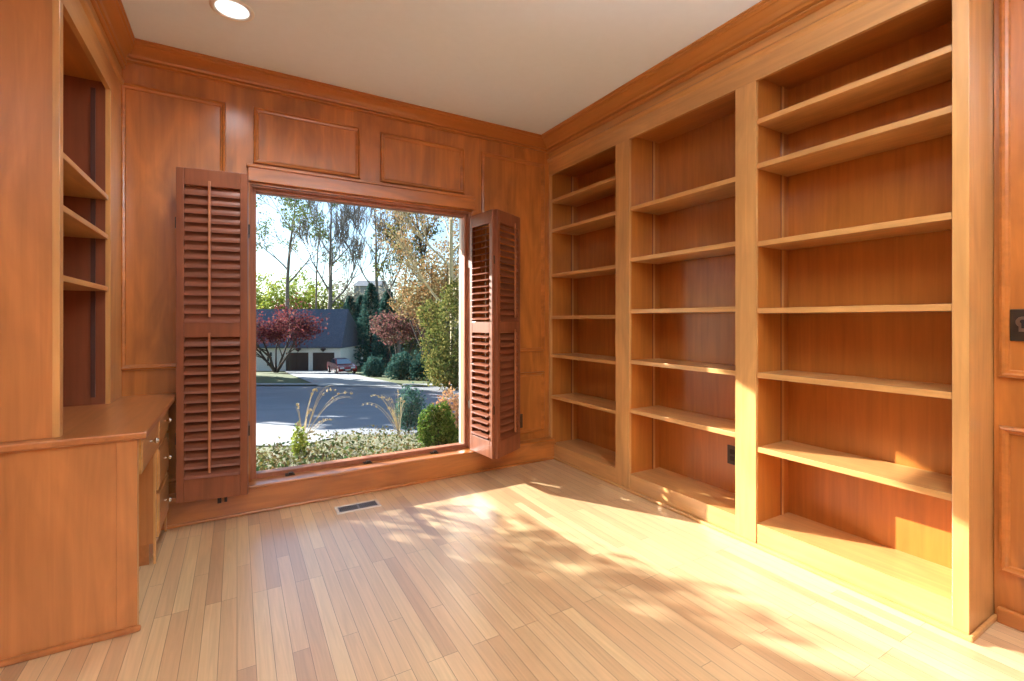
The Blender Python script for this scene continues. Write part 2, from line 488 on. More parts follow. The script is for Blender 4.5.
# ------------------------------------------------------------------ built-in bookcase on the right
bc = thing('built_in_bookcase', 'floor-to-ceiling maple bookcase with three open bays along the right wall', 'bookcase', (XB, 2.0, 0))
BX = 2.648
bays = ((2.55, 3.362, (2.232, 1.975, 1.588, 1.2255, .895, .5375)), (1.607, 2.412, (1.975, 1.62, 1.263, .913, .573)), (.704, 1.488, (2.243, 2.010, 1.602, 1.252, .914, .525)))
for y0, y1 in ((3.362, YW - .001), (2.412, 2.55), (1.488, 1.607), (.655, .704)):
    MB().box(XB, XB + .02, y0, y1, 0, 2.447).build('stile', M['case_z'], bc, bevel=.0015)
MB().box(XB, XB + .02, .655, YW - .001, 2.447, H - .001).build('top_rail', M['case_y'], bc)
MB().box(XB + .02, BX, .656, .673, 0, H - .001).build('end_panel', M['case_z'], bc, bevel=.0015)
b = MB()
for y in (3.362, 2.55, 2.412, 1.607, 1.488, .704):
    if y in (3.362, 2.412, 1.488): b.box(XB + .02, BX, y - .001, y + .02, .02, 2.5)
    else: b.box(XB + .02, BX, y - .019, y + .001, .02, 2.5)
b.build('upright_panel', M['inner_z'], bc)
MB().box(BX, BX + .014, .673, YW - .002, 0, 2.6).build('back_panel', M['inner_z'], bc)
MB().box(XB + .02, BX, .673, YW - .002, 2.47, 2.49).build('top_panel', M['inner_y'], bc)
for y0, y1, zs in bays:
    MB().box(XB + .004, XB + .02, y0, y1, 0, .122).build('plinth', M['case_y'], bc)
    MB().box(XB + .02, BX, y0, y1, .102, .122).build('bottom_shelf', M['case_y'], bc)
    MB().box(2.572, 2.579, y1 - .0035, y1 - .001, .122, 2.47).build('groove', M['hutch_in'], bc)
    MB().box(2.579, 2.596, y1 - .007, y1 - .001, .122, 2.47).build('cleat', M['case_z'], bc)
    for z in zs:
        MB().box(XB + .006, BX - .012, y0 + .002, y1 - .002, z - .027, z).build('shelf', M['case_y'], bc, bevel=.002)
MB().box(XB - .016, XB, .640, 3.31, 0, .022).box(XB, XR, .640, .655, 0, .022).build('shoe_moulding', M['case_y'], bc, bevel=.006)
MB().prism([(XB, 2.556, 0), (XB - .012, 2.566, 0), (XB - .016, 2.58, 0), (XB - .008, 2.592, 0), (XB, 2.597, 0)], 'Y', .640, YW).build('bead', M['case_y'], bc)
pr = crown_prof(.148, 2.642)
b = MB(); b.prism([(XB - p, z, 0) for p, z in pr], 'Y', .51, YW); b.build('crown_moulding', M['crown_y'], bc)

# ------------------------------------------------------------------ hutch and desk on the left
XF = -.56
hu = thing('built_in_hutch', 'tall maple shelf unit standing on the desk at the left edge', 'shelf unit', (-.7, 2.8, .762))
MB().box(XL + .002, XF, 2.319, 2.339, .762, H - .001).build('side_panel', M['desk_z'], hu, bevel=.0015)
MB().box(XF - .02, XF + .001, 2.318, 2.36, .762, 2.37).build('stile', M['case_z'], hu, bevel=.0015)
MB().box(XF - .02, XF + .001, 3.12, YW - .001, .762, 2.37).build('stile', M['case_z'], hu, bevel=.0015)
MB().box(XF - .02, XF + .001, 2.299, YW - .001, 2.37, H - .001).build('top_rail', M['case_y'], hu)
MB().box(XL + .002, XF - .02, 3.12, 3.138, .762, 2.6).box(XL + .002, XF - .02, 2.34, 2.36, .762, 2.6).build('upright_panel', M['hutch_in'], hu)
MB().box(XL + .002, XL + .012, 2.32, 3.12, .762, 2.6).build('back_panel', M['pan_z'], hu)
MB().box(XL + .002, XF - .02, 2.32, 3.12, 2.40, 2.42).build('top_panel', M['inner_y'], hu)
MB().box(-.636, -.618, 3.113, 3.121, .80, 2.36).build('shelf_standard', plain('groove_shade', srgb(70, 34, 24), .6), hu)  # flat dark strip, its colour stands for the shade in a groove
for z in (1.825, 1.625, 1.36):
    MB().box(XL + .012, XF - .006, 2.362, 3.112, z - .024, z).build('shelf', M['case_y'], hu, bevel=.002)
MB().prism([(XF, 2.50, 0), (XF + .012, 2.51, 0), (XF + .016, 2.524, 0), (XF, 2.54, 0)], 'Y', 2.299, YW).build('bead', M['case_y'], hu)
pr = crown_prof(.075, 2.60)
MB().prism([(XF + p, z, 0) for p, z in pr], 'Y', 2.22, YW).build('crown_moulding', M['crown_y'], hu)

dk = thing('built_in_desk', 'maple desk with drawers and nickel knobs in the left corner', 'desk', (-.6, 2.8, 0))
MB().box(XL + .002, -.300, 2.268, YW - .002, .734, .7615).build('desktop', M['desk_y'], dk, bevel=.006)
MB().box(XL + .002, -.332, 2.288, 2.308, 0, .734).build('side_panel', M['desk_z'], dk, bevel=.0015)
MB().box(-.392, -.330, 2.282, 2.288, .02, .734).build('corner_stile', M['desk_z'], dk, bevel=.001)
MB().box(XL + .002, -.318, 2.268, 2.288, 0, .022).build('shoe_moulding', M['desk_y'], dk, bevel=.007)
MB().box(-.36, -.33, 2.308, 2.318, 0, .734).build('front_edge', M['case_z'], dk)
MB().box(XL + .002, -.352, 2.40, 2.86, .60, .725).build('drawer_box', M['desk_z'], dk)
knobp = [(.004, 0), (.004, .012), (.009, .016), (.0135, .022), (.0125, .028), (.006, .031)]
def drawer(y0, y1, z0, z1, yk=None):
    f = MB().box(-.352, -.334, y0, y1, z0, z1); f.box(-.334, -.331, y0 + .012, y1 - .012, z0 + .012, z1 - .012)
    f = f.build('drawer', M['case_y'], dk, bevel=.003)
    kk = MB().lathe(knobp, (-.331, yk or (y0 + y1) / 2, (z0 + z1) / 2 + .01), 16, 'X')
    kk.smooth = True
    kk.build('knob', M['nickel'], f, origin=f['_loc'])
drawer(2.405, 2.855, .565, .727, 2.60)
for z0, z1 in ((.57, .727), (.35, .555), (.12, .335)): drawer(2.885, 3.265, z0, z1)
MB().box(XL + .002, -.352, 2.865, 3.285, .10, .734).build('pedestal', M['desk_z'], dk)
for y_ in (2.862, 3.268): MB().box(-.352, -.342, y_, y_ + .02, .0, .734).build('pedestal_stile', M['case_z'], dk, bevel=.001)
MB().box(XL + .002, -.37, 2.87, 3.285, 0, .10).build('toe_kick', M['desk_y'], dk)
MB().box(XL + .002, XL + .012, 2.31, 2.865, 0, .734).build('back_panel', M['desk_z'], dk)

# ------------------------------------------------------------------ small fittings
fr = thing('floor_register', 'metal floor vent with dark slots set in the oak floor below the window', 'floor vent', (.665, 3.085, 0))
MB().ring(.53, .80, 3.022, 3.148, [(0, .0005), (.002, .005), (.016, .006), (.019, .002), (.019, -.001)], lambda u, v, h: (u, v, h)).build('frame', M['vent'], fr)
MB().box(.546, .784, 3.038, 3.132, -.001, .0012).build('opening', M['dark'], fr)
b = MB()
for i in range(22):
    x = .552 + i * .0108; b.box(x, x + .003, 3.038, 3.132, .0012, .0048)
b.box(.66, .671, 3.038, 3.132, .0012, .0055)
b.build('grille', plain('vent_bars', srgb(150, 156, 168), .5), fr)

def can_light(x, y, label):
    t = thing('recessed_light', label, 'ceiling light', (x, y, H), group='recessed ceiling cans')
    b = MB(); b.smooth = True
    b.lathe([(.076, H - .001), (.098, H - .001), (.098, H - .004), (.09, H - .009), (.080, H - .008), (.076, H - .004)], (x, y, 0), 32); b.v = [(v[0], v[1], v[2]) for v in b.v]
    b.f = b.f[:-2]; b.build('trim_ring', M['white_trim'], t)
    b = MB(); b.lathe([(.0745, H - .003), (.072, H - .0045), (.05, H - .007), (.001, H - .008)], (x, y, 0), 32); b.smooth = True
    b.build('bulb', emit('lamp_face', (1, .96, .9, 1), 1.1), t)
    l_ = bpy.data.lights.new('can_lamp', 'SPOT'); l_.energy = LAMP_CAN * 6; l_.spot_size = math.radians(150); l_.spot_blend = 1.0; l_.shadow_soft_size = .07; l_.color = (.93, .96, 1)
    q = bpy.data.objects.new('can_lamp', l_); COL.objects.link(q); q.parent = t; q.location = (0, 0, -.02)
can_light(-.02, 2.735, 'round white recessed ceiling light at the top edge, by the left crown')
can_light(1.45, .25, 'unseen added round white recessed ceiling light in front of the last bookcase bay')  # this can and the next are out of view, added as fill
can_light(-.02, .25, 'unseen added round white recessed ceiling light over the camera side of the floor')
gl = thing('fill_globe', 'added white ceiling globe behind the camera, unseen fill light', 'ceiling light', (.9, -1.3, H))  # globe added out of view to brighten the room
b = MB(); b.smooth = True
b.lathe([(.001, H - .26), (.06, H - .25), (.105, H - .20), (.12, H - .14), (.105, H - .08), (.06, H - .035)], (.9, -1.3, 0), 24)
b.build('globe', emit('fill_globe_glow', (1, .92, .82, 1), 3.0), gl)
b = MB(); b.lathe([(.075, H - .035), (.08, H - .03), (.08, H - .001)], (.9, -1.3, 0), 24); b.build('collar', M['nickel'], gl)
l_ = bpy.data.lights.new('fill_globe_lamp', 'POINT'); l_.energy = FILL_GLOBE; l_.shadow_soft_size = .16; l_.color = (.90, .95, 1)
q = bpy.data.objects.new('fill_globe_lamp', l_); COL.objects.link(q); q.parent = gl; q.location = (0, 0, -.45)

tl = thing('fill_uplight', 'added tall nickel uplight behind the camera, unseen fill light', 'added fill lamp', (.80, -.45, 0))  # uplight added out of view to brighten the ceiling
b = MB(); b.smooth = True; b.lathe([(.14, 0), (.14, .012), (.03, .03), (.014, .05)], (.80, -.45, 0), 24); b.build('base', M['nickel'], tl)
MB().lathe([(.012, .04), (.012, 1.66)], (.80, -.45, 0), 12).build('pole', M['nickel'], tl)
b = MB(); b.smooth = True; b.lathe([(.02, 1.65), (.10, 1.68), (.17, 1.76), (.175, 1.77), (.165, 1.765), (.09, 1.69), (.02, 1.665)], (.80, -.45, 0), 28); b.f = b.f[:-2]; b.build('bowl', M['nickel'], tl)
l_ = bpy.data.lights.new('uplight', 'SPOT'); l_.energy = FILL_UPLIGHT; l_.spot_size = math.radians(150); l_.spot_blend = .6; l_.shadow_soft_size = .08; l_.color = (.90, .95, 1)
q = bpy.data.objects.new('uplight', l_); COL.objects.link(q); q.parent = tl; q.location = (0, 0, 1.80); q.rotation_euler = (math.pi, 0, 0)
wp = thing('wall_plate', 'dark bronze wall plate with a keyhole, on the panelled wall at the right edge', 'wall plate', (XR, .56, 1.17))
MB().box(XR - .007, XR, .50, .608, 1.108, 1.232).build('plate', M['bronze'], wp, bevel=.003)
b = MB(); b.lathe([(.021, -.007), (.020, -.010), (.010, -.011)], (XR, .571, 1.182), 20, 'X'); b.box(XR - .010, XR - .006, .559, .583, 1.145, 1.175); b.build('escutcheon', plain('worn_bronze', srgb(122, 104, 88), .35, .8, .2), wp)
b = MB(); b.lathe([(.008, -.0112), (.008, -.013)], (XR, .571, 1.184), 16, 'X'); b.box(XR - .013, XR - .0112, .567, .575, 1.158, 1.184); b.build('keyhole', M['dark'], wp)

def outlet(label, c, face):
    t = thing('power_outlet', label, 'outlet', c)
    def P(a0, a1, h0, h1, z0, z1, nm, m):
        b = MB()
        if face == 'X': b.box(c[0] - h1, c[0] - h0, c[1] + a0, c[1] + a1, c[2] + z0, c[2] + z1)
        else: b.box(c[0] + a0, c[0] + a1, c[1] - h1, c[1] - h0, c[2] + z0, c[2] + z1)
        b.build(nm, m, t, bevel=.0012)
    P(-.036, .036, 0, .006, -.058, .058, 'plate', M['brown_plastic'])
    P(-.017, .017, .006, .009, .006, .036, 'socket', M['bronze']); P(-.017, .017, .006, .009, -.036, -.006, 'socket', M['bronze'])
outlet('dark brown power outlet on the back of the middle bookcase bay', (BX, 1.825, .355), 'X')
outlet('dark brown power outlet on the panelled wall behind the right shutter', (2.045, YW, .34), 'Y')
sc_ = MB().box(-.10, -.08, 3.295, 3.31, .10, .14).box(-.065, -.05, 3.288, 3.31, .105, .15)
tag(sc_.build('shutter_catch', M['bronze'], origin=(-.08, 3.30, .12)), 'small metal catch on the base board under the left shutter', 'catch')

exec_outside = True
# ================================================================== OUTSIDE
FW = Vector((math.sin(YAW), math.cos(YAW), 0)); RT = Vector((math.cos(YAW), -math.sin(YAW), 0))
def E(d, s, z=0.0):
    """outside axes: d metres towards the far house, s metres to the right of it"""
    p = FW * d + RT * s; return Vector((p.x, p.y, z))
PROF = ((3.0, -.35), (5.0, -.43), (9.0, -1.10), (11.5, -1.42), (15, -1.81), (20, -2.41), (30, -2.95), (40, -3.6), (56, -4.87), (66, -4.9), (90, -2.5), (130, 2.0), (220, 6.0))
def gz(d):
    if d <= PROF[0][0]: return PROF[0][1]
    for (a, za), (b_, zb) in zip(PROF, PROF[1:]):
        if d <= b_:
            t = (d - a) / (b_ - a); return za + (zb - za) * t
    return PROF[-1][1]
def depth_of(py):
    """depth at which the ground profile is seen under the slope of that sight line"""
    s = (py - 320.0) / FOC; d = 3.5
    while d < 70:
        if (1.19 - gz(d)) / d <= s: return d
        d += .02
    return d
def at(px, py): d = depth_of(py); return d, (px - 512) / FOC * d
def sx(px, d): return (px - 512) / FOC * d
def hz(py, d): return 1.19 - (py - 320.0) / FOC * d

M['lawn'] = plain('lawn', srgb(92, 98, 52), .9, noise=.35, nscale=1.5)
M['mulch'] = plain('leaf_litter', srgb(112, 108, 74), .95, noise=.45, nscale=6)
M['asphalt'] = plain('asphalt', srgb(132, 132, 136), .85, noise=.10, nscale=.6)
M['concrete'] = plain('concrete', srgb(158, 158, 156), .85, noise=.06, nscale=.8)
M['white_house'] = plain('white_siding', srgb(236, 232, 222), .7, noise=.03, nscale=1)
M['roof'] = plain('slate_roof', srgb(86, 94, 108), .8, noise=.18, nscale=4)
M['garage_door'] = plain('brown_garage_door', srgb(74, 58, 52), .6, noise=.1)
M['bark'] = plain('grey_bark', srgb(112, 102, 92), .9, noise=.25, nscale=5)
M['dark_bark'] = plain('dark_bark', srgb(72, 62, 56), .9, noise=.25, nscale=5)
M['pale_bark'] = plain('pale_bark', srgb(196, 178, 140), .9, noise=.2, nscale=5)

# terrain: a grid in the outside axes
v = []; f = []
ds = [1.0, 3.0, 5.0, 7, 9, 10.2, 11.5, 13, 15, 17.5, 20, 23, 26, 30, 35, 40, 48, 56, 66, 78, 90, 110, 130, 170, 220]
ss = [-90, -60, -40, -28, -20, -14, -9, -5, -2, 1, 4, 8, 14, 22, 35, 60, 90]
g = MB()
for d in ds:
    for s in ss:
        p = E(d, s, gz(d)); g.v.append(tuple(p))
for i in range(len(ds) - 1):
    for j in range(len(ss) - 1):
        a = i * len(ss) + j; g.f.append((a, a + 1, a + len(ss) + 1, a + len(ss)))
# the ground ends at the outer wall of this house
g.v = [(x, max(y, YW + .2), z) for x, y, z in g.v]
struct(g.build('ground', M['lawn'], smooth=False))
def strip(name, rows, m, lift):
    """rows: (py, px_left, px_right) down the slope, draped on the ground"""
    b = MB(); k = 9; out = []
    for (p0, l0, r0), (p1, l1, r1) in zip(rows, rows[1:]):
        for t in range(4):
            u = t / 4; out.append((p0 + (p1 - p0) * u, l0 + (l1 - l0) * u, r0 + (r1 - r0) * u))
    out.append(rows[-1])
    for py, l, r in out:
        d = depth_of(py)
        for j in range(k):
            s = sx(l + (r - l) * j / (k - 1), d); b.v.append(tuple(E(d, s, gz(d) + lift)))
    for i in range(len(out) - 1):
        for j in range(k - 1):
            a = i * k + j; b.f.append((a, a + 1, a + k + 1, a + k))
    return struct(b.build(name, m))
strip('street', ((386, 60, 640), (392, 40, 660), (405, 0, 700), (427, -60, 740), (437, -80, 780)), M['asphalt'], .03)
strip('driveway', ((371.2, 284, 341), (374, 288, 352), (378, 298, 368), (384, 312, 396), (387, 318, 402)), M['concrete'], .06)
strip('curb', ((385, 60, 318), (386.6, 60, 318)), M['concrete'], .12)
strip('curb', ((385.5, 402, 640), (387, 402, 640)), M['concrete'], .12)
strip('driveway_apron', ((426, -120, 268), (430, -120, 300), (436, -120, 330), (441, -120, 335), (450, -120, 300)), M['concrete'], .07)
strip('planting_bed', ((437, 300, 640), (441, 240, 640), (450, 100, 700), (475, 60, 760), (500, 0, 860), (560, -60, 1000)), M['mulch'], .05)

# ---- far house with its double garage
D0 = 56.0; zb = gz(D0) - .05
hs = thing('garage_house', 'white house with grey roof and double garage at the end of the driveway', 'house', tuple(E(D0, -26, zb)))
def ebox(b, d0, d1, s0, s1, z0, z1):
    k = len(b.v)
    for z in (z0, z1):
        for d, s in ((d0, s0), (d0, s1), (d1, s1), (d1, s0)): b.v.append(tuple(E(d, s, z)))
    b.f += [tuple(k + i for i in q) for q in ((0, 1, 2, 3), (7, 6, 5, 4), (0, 4, 5, 1), (1, 5, 6, 2), (2, 6, 7, 3), (3, 7, 4, 0))]
    return b
sr = sx(340.5, D0); sl = sr - 19; ze = hz(345.5, D0); zr = hz(309, D0 + 4) 
b = ebox(MB(), D0, D0 + 8.5, sl, sr, zb, ze); b.build('wall', M['white_house'], hs)
b = MB(); o_ = .35
for s, dd in ((sl - o_, 0), (sr + o_ - .1, 0)):
    b.v += [tuple(E(D0 - o_, s, ze - .12)), tuple(E(D0 + 4, s - (.7 if s > -25 else 0), zr)), tuple(E(D0 + 8.5 + o_, s, ze - .12)), tuple(E(D0 + 8.5 + o_, s, ze - .3)), tuple(E(D0 - o_, s, ze - .3))]
b.f += [(0, 1, 6, 5), (1, 2, 7, 6), (2, 3, 8, 7), (4, 0, 5, 9), (3, 4, 9, 8), (4, 3, 2, 1, 0), (5, 6, 7, 8, 9)]
b.build('roof', M['roof'], hs)
for l, r in ((286, 308.7), (313, 334.6)):
    s0, s1 = sx(l, D0), sx(r, D0); z0, z1 = gz(D0), hz(352.5, D0)
    b = ebox(MB(), D0 - .05, D0 + .02, s0, s1, z0, z1)
    for i in range(4):
        for j in range(4):
            ws = (s1 - s0) / 4; hh = (z1 - z0) / 4
            ebox(b, D0 - .08, D0 - .05, s0 + ws * i + .1, s0 + ws * (i + 1) - .1, z0 + hh * j + .07, z0 + hh * (j + 1) - .07)
    b.build('garage_door', M['garage_door'], hs)
    b = MB(); ebox(b, D0 - .06, D0, s0 - .18, s0, z0, z1 + .18); ebox(b, D0 - .06, D0, s1, s1 + .18, z0, z1 + .18); ebox(b, D0 - .06, D0, s0, s1, z1, z1 + .18)
    b.build('door_trim', M['white_house'], hs)
for px in (299, 324):
    b = MB(); c_ = E(D0 - .25, sx(px, D0), hz(349.5, D0)); b.lathe([(.05, .3), (.3, .12), (.32, .05), (.1, -.2), (.04, -.25)], c_, 12)
    ebox(b, D0 - .25, D0, sx(px, D0) - .04, sx(px, D0) + .04, c_.z + .2, c_.z + .28); b.build('wall_lamp', M['garage_door'], hs)
b = MB(); s0, s1 = sx(267, D0), sx(272.5, D0); z0, z1 = hz(366, D0), hz(352, D0)
w_ = ebox(MB(), D0 - .04, D0 + .01, s0, s1, z0, z1).build('window', plain('dark_window_glass', srgb(50, 58, 68), .15), hs)
for k in (0, .333, .667, 1): ebox(b, D0 - .07, D0 - .03, s0, s1, z0 + (z1 - z0) * k - .035, z0 + (z1 - z0) * k + .035)
for k in (0, .5, 1): ebox(b, D0 - .07, D0 - .03, s0 + (s1 - s0) * k - .03, s0 + (s1 - s0) * k + .03, z0, z1)
b.build('muntin', M['white_house'], w_)
# a farther roof glimpsed above the evergreens
D1 = 112.0
fh = thing('distant_house', 'pale grey house roof glimpsed far away above the dark evergreens', 'house', tuple(E(D1, sx(368, D1), gz(D1))))
s0, s1 = sx(354, D1), sx(378, D1)
ebox(MB(), D1, D1 + 9, s0, s1, gz(D1) - .5, hz(286, D1)).build('wall', plain('grey_siding', srgb(150, 150, 152), .8), fh)
b = MB()
for s in (s0 - .4, s1 + .4): b.v += [tuple(E(D1 - .5, s, hz(286, D1))), tuple(E(D1 + 4.5, s, hz(279, D1))), tuple(E(D1 + 9.5, s, hz(286, D1)))]
b.f += [(0, 1, 4, 3), (1, 2, 5, 4), (0, 3, 5, 2), (0, 2, 1), (3, 4, 5)]
b.build('roof', plain('grey_shingle', srgb(118, 122, 128), .8), fh)

# ---- red car on the driveway
def make_car():
    dc = 47.0; s = sx(341.5, dc)
    root = thing('car', 'red car parked on the driveway in front of the garage', 'car', tuple(E(dc, s, gz(dc) + .06)), local=True)
    # local: -y is the nose of the car, x across
    def P(outl, x0, x1, taper=1.0):
        b = MB(); k = len(outl)
        for x, tp in ((x0, taper), (x0 * .0 + x0, taper), (x1, taper)): pass
        for x in (x0, x1):
            for y, z in outl: b.v.append((x, y, z))
        for i in range(k): b.f.append((i, (i + 1) % k, k + (i + 1) % k, k + i))
        b.f.append(tuple(range(k))); b.f.append(tuple(reversed(range(k, 2 * k)))); return b
    red = plain('red_car_paint', srgb(158, 34, 26), .25, .1, coat=.8)
    body = [(-2.2, .35), (-2.25, .6), (-2.15, .78), (-1.1, .96), (-.95, .98), (1.6, 1.0), (2.15, .92), (2.22, .6), (2.15, .35), (1.8, .3), (-1.8, .3)]
    bo = P(body, -.88, .88).build('body', red, root, bevel=.07, origin=(0, 0, 0))
    cab = MB(); lo_ = [(-1.15, .95), (1.75, .97)]; 
    for (y, z, hw) in ((-1.15, .94, .80), (-.35, 1.42, .62), (1.0, 1.44, .62), (1.75, .95, .78)):
        cab.v += [(-hw, y, z), (hw, y, z)]
    cab.f += [(0, 1, 3, 2), (2, 3, 5, 4), (4, 5, 7, 6), (0, 2, 4, 6), (1, 7, 5, 3), (0, 6, 7, 1)]
    cb = cab.build('cabin', red, root, bevel=.05, origin=(0, 0, 0))
    gls = plain('car_glass', srgb(150, 165, 172), .08, .2)
    wd = MB()
    n_ = .03
    wd.v += [(-.70, -1.10 - n_, .99 + .01), (.70, -1.10 - n_, .99 + .01), (.56, -.42 - n_, 1.40 + .02), (-.56, -.42 - n_, 1.40 + .02)]; wd.f.append((0, 1, 2, 3))
    wd.v += [(-.70, -1.06, .98), (.70, -1.06, .98), (.56, -.38, 1.39), (-.56, -.38, 1.39)]; wd.f += [(7, 6, 5, 4), (0, 4, 5, 1), (1, 5, 6, 2), (2, 6, 7, 3), (3, 7, 4, 0)]
    wd.build('windshield', gls, root, origin=(0, 0, 0))
    for sgn in (-1, 1):
        q_ = MB()
        for ox in (.02, -.02):
            q_.v += [(sgn * (.785 + ox), -.85, 1.0), (sgn * (.63 + ox), -.3, 1.37), (sgn * (.63 + ox), .95, 1.39), (sgn * (.78 + ox), 1.5, 1.0)]
        q_.f += [(0, 1, 2, 3), (7, 6, 5, 4), (0, 4, 5, 1), (1, 5, 6, 2), (2, 6, 7, 3), (3, 7, 4, 0)]
        q_.build('side_window', plain('dark_car_glass', srgb(34, 38, 44), .1), root, origin=(0, 0, 0))
        MB().box(sgn * .52 - .2, sgn * .52 + .2, -2.27, -2.15, .62, .76).build('headlight', plain('headlight_lens', srgb(220, 220, 214), .2), root, bevel=.03, origin=(0, 0, 0))
        for y in (-1.35, 1.35):
            b_ = MB(); b_.lathe([(.2, -.1), (.33, -.1), (.34, -.08), (.34, .08), (.33, .1), (.2, .1)], (sgn * .82, y, .34), 20, 'X')
            wl = b_.build('wheel', plain('tyre', srgb(26, 26, 28), .8), root, origin=(0, 0, 0))
            b_ = MB(); b_.lathe([(.19, -.11), (.2, 0), (.19, .11)], (sgn * .82, y, .34), 16, 'X'); b_.build('hub', M['nickel'], wl, origin=(0, 0, 0))
    MB().box(-.45, .45, -2.28, -2.2, .42, .60).build('grille', plain('grille_black', srgb(24, 24, 26), .5), root, bevel=.02, origin=(0, 0, 0))
    MB().box(-.24, .24, -2.30, -2.27, .46, .56).build('number_plate', plain('plate_white', srgb(210, 210, 205), .5), root, origin=(0, 0, 0))
    root.rotation_euler = (0, 0, -YAW + .6)
make_car()

# ---- trees
def rnd(a, b_): return random.uniform(a, b_)
def rdir():
    while True:
        p = Vector((rnd(-1, 1), rnd(-1, 1), rnd(-1, 1)))
        if .05 < p.length < 1: return p.normalized()
def leaves(b, pts, n, size, spread):
    for _ in range(n):
        c = pts[random.randrange(len(pts))] + rdir() * (spread * random.random() ** .6)
        a = rdir(); q = a.cross(rdir()).normalized()
        z = size * rnd(.6, 1.3); b.quad(c, a * z * .5, q * z * .5)
rmin = .008
def branch(b, p, d, L, r, lvl, tips, spread, up, nseg=5, kids=3):
    pts = [p]; rads = [r]; q = p.copy(); dd = d.copy()
    for i in range(nseg):
        dd = (dd + rdir() * .16 + Vector((0, 0, up))).normalized()
        q = q + dd * (L / nseg); pts.append(q.copy()); rads.append(max(r * (1 - .72 * (i + 1) / nseg), rmin * .7))
    b.tube(pts, rads, 5 if lvl < 2 else 4, cap=False)
    if lvl <= 0: tips += pts[2:]; return
    for k in range(kids + (1 if lvl > 1 else 0)):
        t = rnd(.35, 1.0); i = min(nseg - 1, int(t * nseg)); o = pts[i] + (pts[i + 1] - pts[i]) * (t * nseg - i)
        ax = (rdir() - d * rdir().dot(d)); nd = (dd + ax.normalized() * spread).normalized()
        branch(b, o, nd, L * rnd(.5, .75), max(rads[i] * .6, rmin), lvl - 1, tips, spread, up, nseg, kids)
    tips += [pts[-1]]
def tree(name, label, cat, base, Hh, r, trunk_frac, lvl, spread, up, nleaf, lsize, lsp, lm, bark, kids=4, group=None, nb=7, lean=None):
    t = thing(name, label, cat, tuple(base), group=group)
    b = MB(); tips = []
    n = 10; pts = []; rads = []; q = Vector(base) - Vector((0, 0, .3)); d = Vector((0, 0, 1)) if lean is None else Vector(lean).normalized()
    for i in range(n + 1):
        pts.append(q.copy()); rads.append(r * (1 - .85 * i / n)); d = (d + rdir() * .05).normalized(); q = q + d * (Hh / n)
    b.tube(pts, rads, 7, cap=False)
    for k in range(nb):
        u = trunk_frac + (1 - trunk_frac) * (k + .5) / nb; i = min(n - 1, int(u * n)); o = pts[i] + (pts[i + 1] - pts[i]) * (u * n - i)
        a = k * 2.4 + rnd(-.4, .4); nd = Vector((math.cos(a), math.sin(a), 1.25 - spread * .6)).normalized()
        branch(b, o, nd, Hh * (1 - trunk_frac) * (1.0 - .55 * k / nb) * .5 * (spread + .35), rads[i] * .55, lvl, tips, spread, up, kids=kids)
    tips += [pts[-1], pts[-2]]
    b.build('trunk', bark, t, smooth=True)
    if nleaf:
        lb = MB(); leaves(lb, tips, nleaf, lsize, lsp); lb.build('foliage', lm, t)
    return t
def blob(b, c, rx, rz, n, size, shell=.55):
    """leaves spread through an egg-shaped crown, denser near its outside"""
    for _ in range(n):
        d = rdir(); k = shell + (1 - shell) * random.random()
        k *= 1 + .20 * math.sin(d.x * 6 + c[0]) * math.cos(d.z * 5 + c[1]) + .10 * math.sin(d.y * 11 + d.z * 9)
        p = Vector((c[0] + d.x * rx * k, c[1] + d.y * rx * k, c[2] + d.z * rz * k)); a = rdir(); q = a.cross(rdir()).normalized()
        z = size * rnd(.6, 1.3); b.quad(p, a * z * .5, q * z * .5)
def shrub(name, label, cat, base, blobs, n, size, lm, bark=None, group=None, stems=5, sr_=.03):
    """blobs: (dx along the right, dd in depth, height of centre, rx, rz)"""
    t = thing(name, label, cat, tuple(base), group=group); B = Vector(base)
    lb = MB(); sb = MB(); tot = sum(q[3] ** 2 for q in blobs)
    for ds_, dd_, hc, rx, rz in blobs:
        c = B + RT * ds_ + FW * dd_ + Vector((0, 0, hc)); blob(lb, c, rx, rz, max(30, int(n * rx * rx / tot)), size)
        for k in range(max(1, stems // len(blobs) + 1)):
            e_ = c + rdir() * rx * .6; m_ = (B + e_) / 2 + rdir() * rx * .12; sb.tube([B + rdir() * .03 - Vector((0, 0, .05)), m_, e_], [sr_, sr_ * .7, sr_ * .3], 5)
    sb.build('stems', bark or M['dark_bark'], t); lb.build('foliage', lm, t); return t
def conifer(label, px, ptop, d, halfw, lm, group):
    s = sx(px, d); z0 = gz(d); z1 = hz(ptop, d); t = thing('evergreen_tree', label, 'evergreen tree', tuple(E(d, s, z0)), group=group)
    MB().tube([E(d, s, z0 - .3), E(d, s, z1 - .4)], [.25, .03], 7).build('trunk', M['dark_bark'], t)
    lb = MB(); hh = z1 - z0; W_ = halfw / FOC * d
    for _ in range(3600):
        u = random.random() ** .8; a = rnd(0, 2 * math.pi); r = W_ * (1 - u) ** .58 * (.62 + .38 * random.random()) * (1 + .18 * math.sin(a * 5 + u * 22)) * (1.0 if u > .08 else .7)
        c = E(d, s, z0 + .15 + hh * u * .99) + Vector((math.cos(a) * r, math.sin(a) * r, 0))
        ax = Vector((math.cos(a), math.sin(a), rnd(-.3, .9))).normalized(); q = ax.cross(rdir()).normalized(); z = .42 * rnd(.6, 1.3)
        lb.quad(c, ax * z * .6, q * z * .4)
    lb.build('foliage', lm, t)

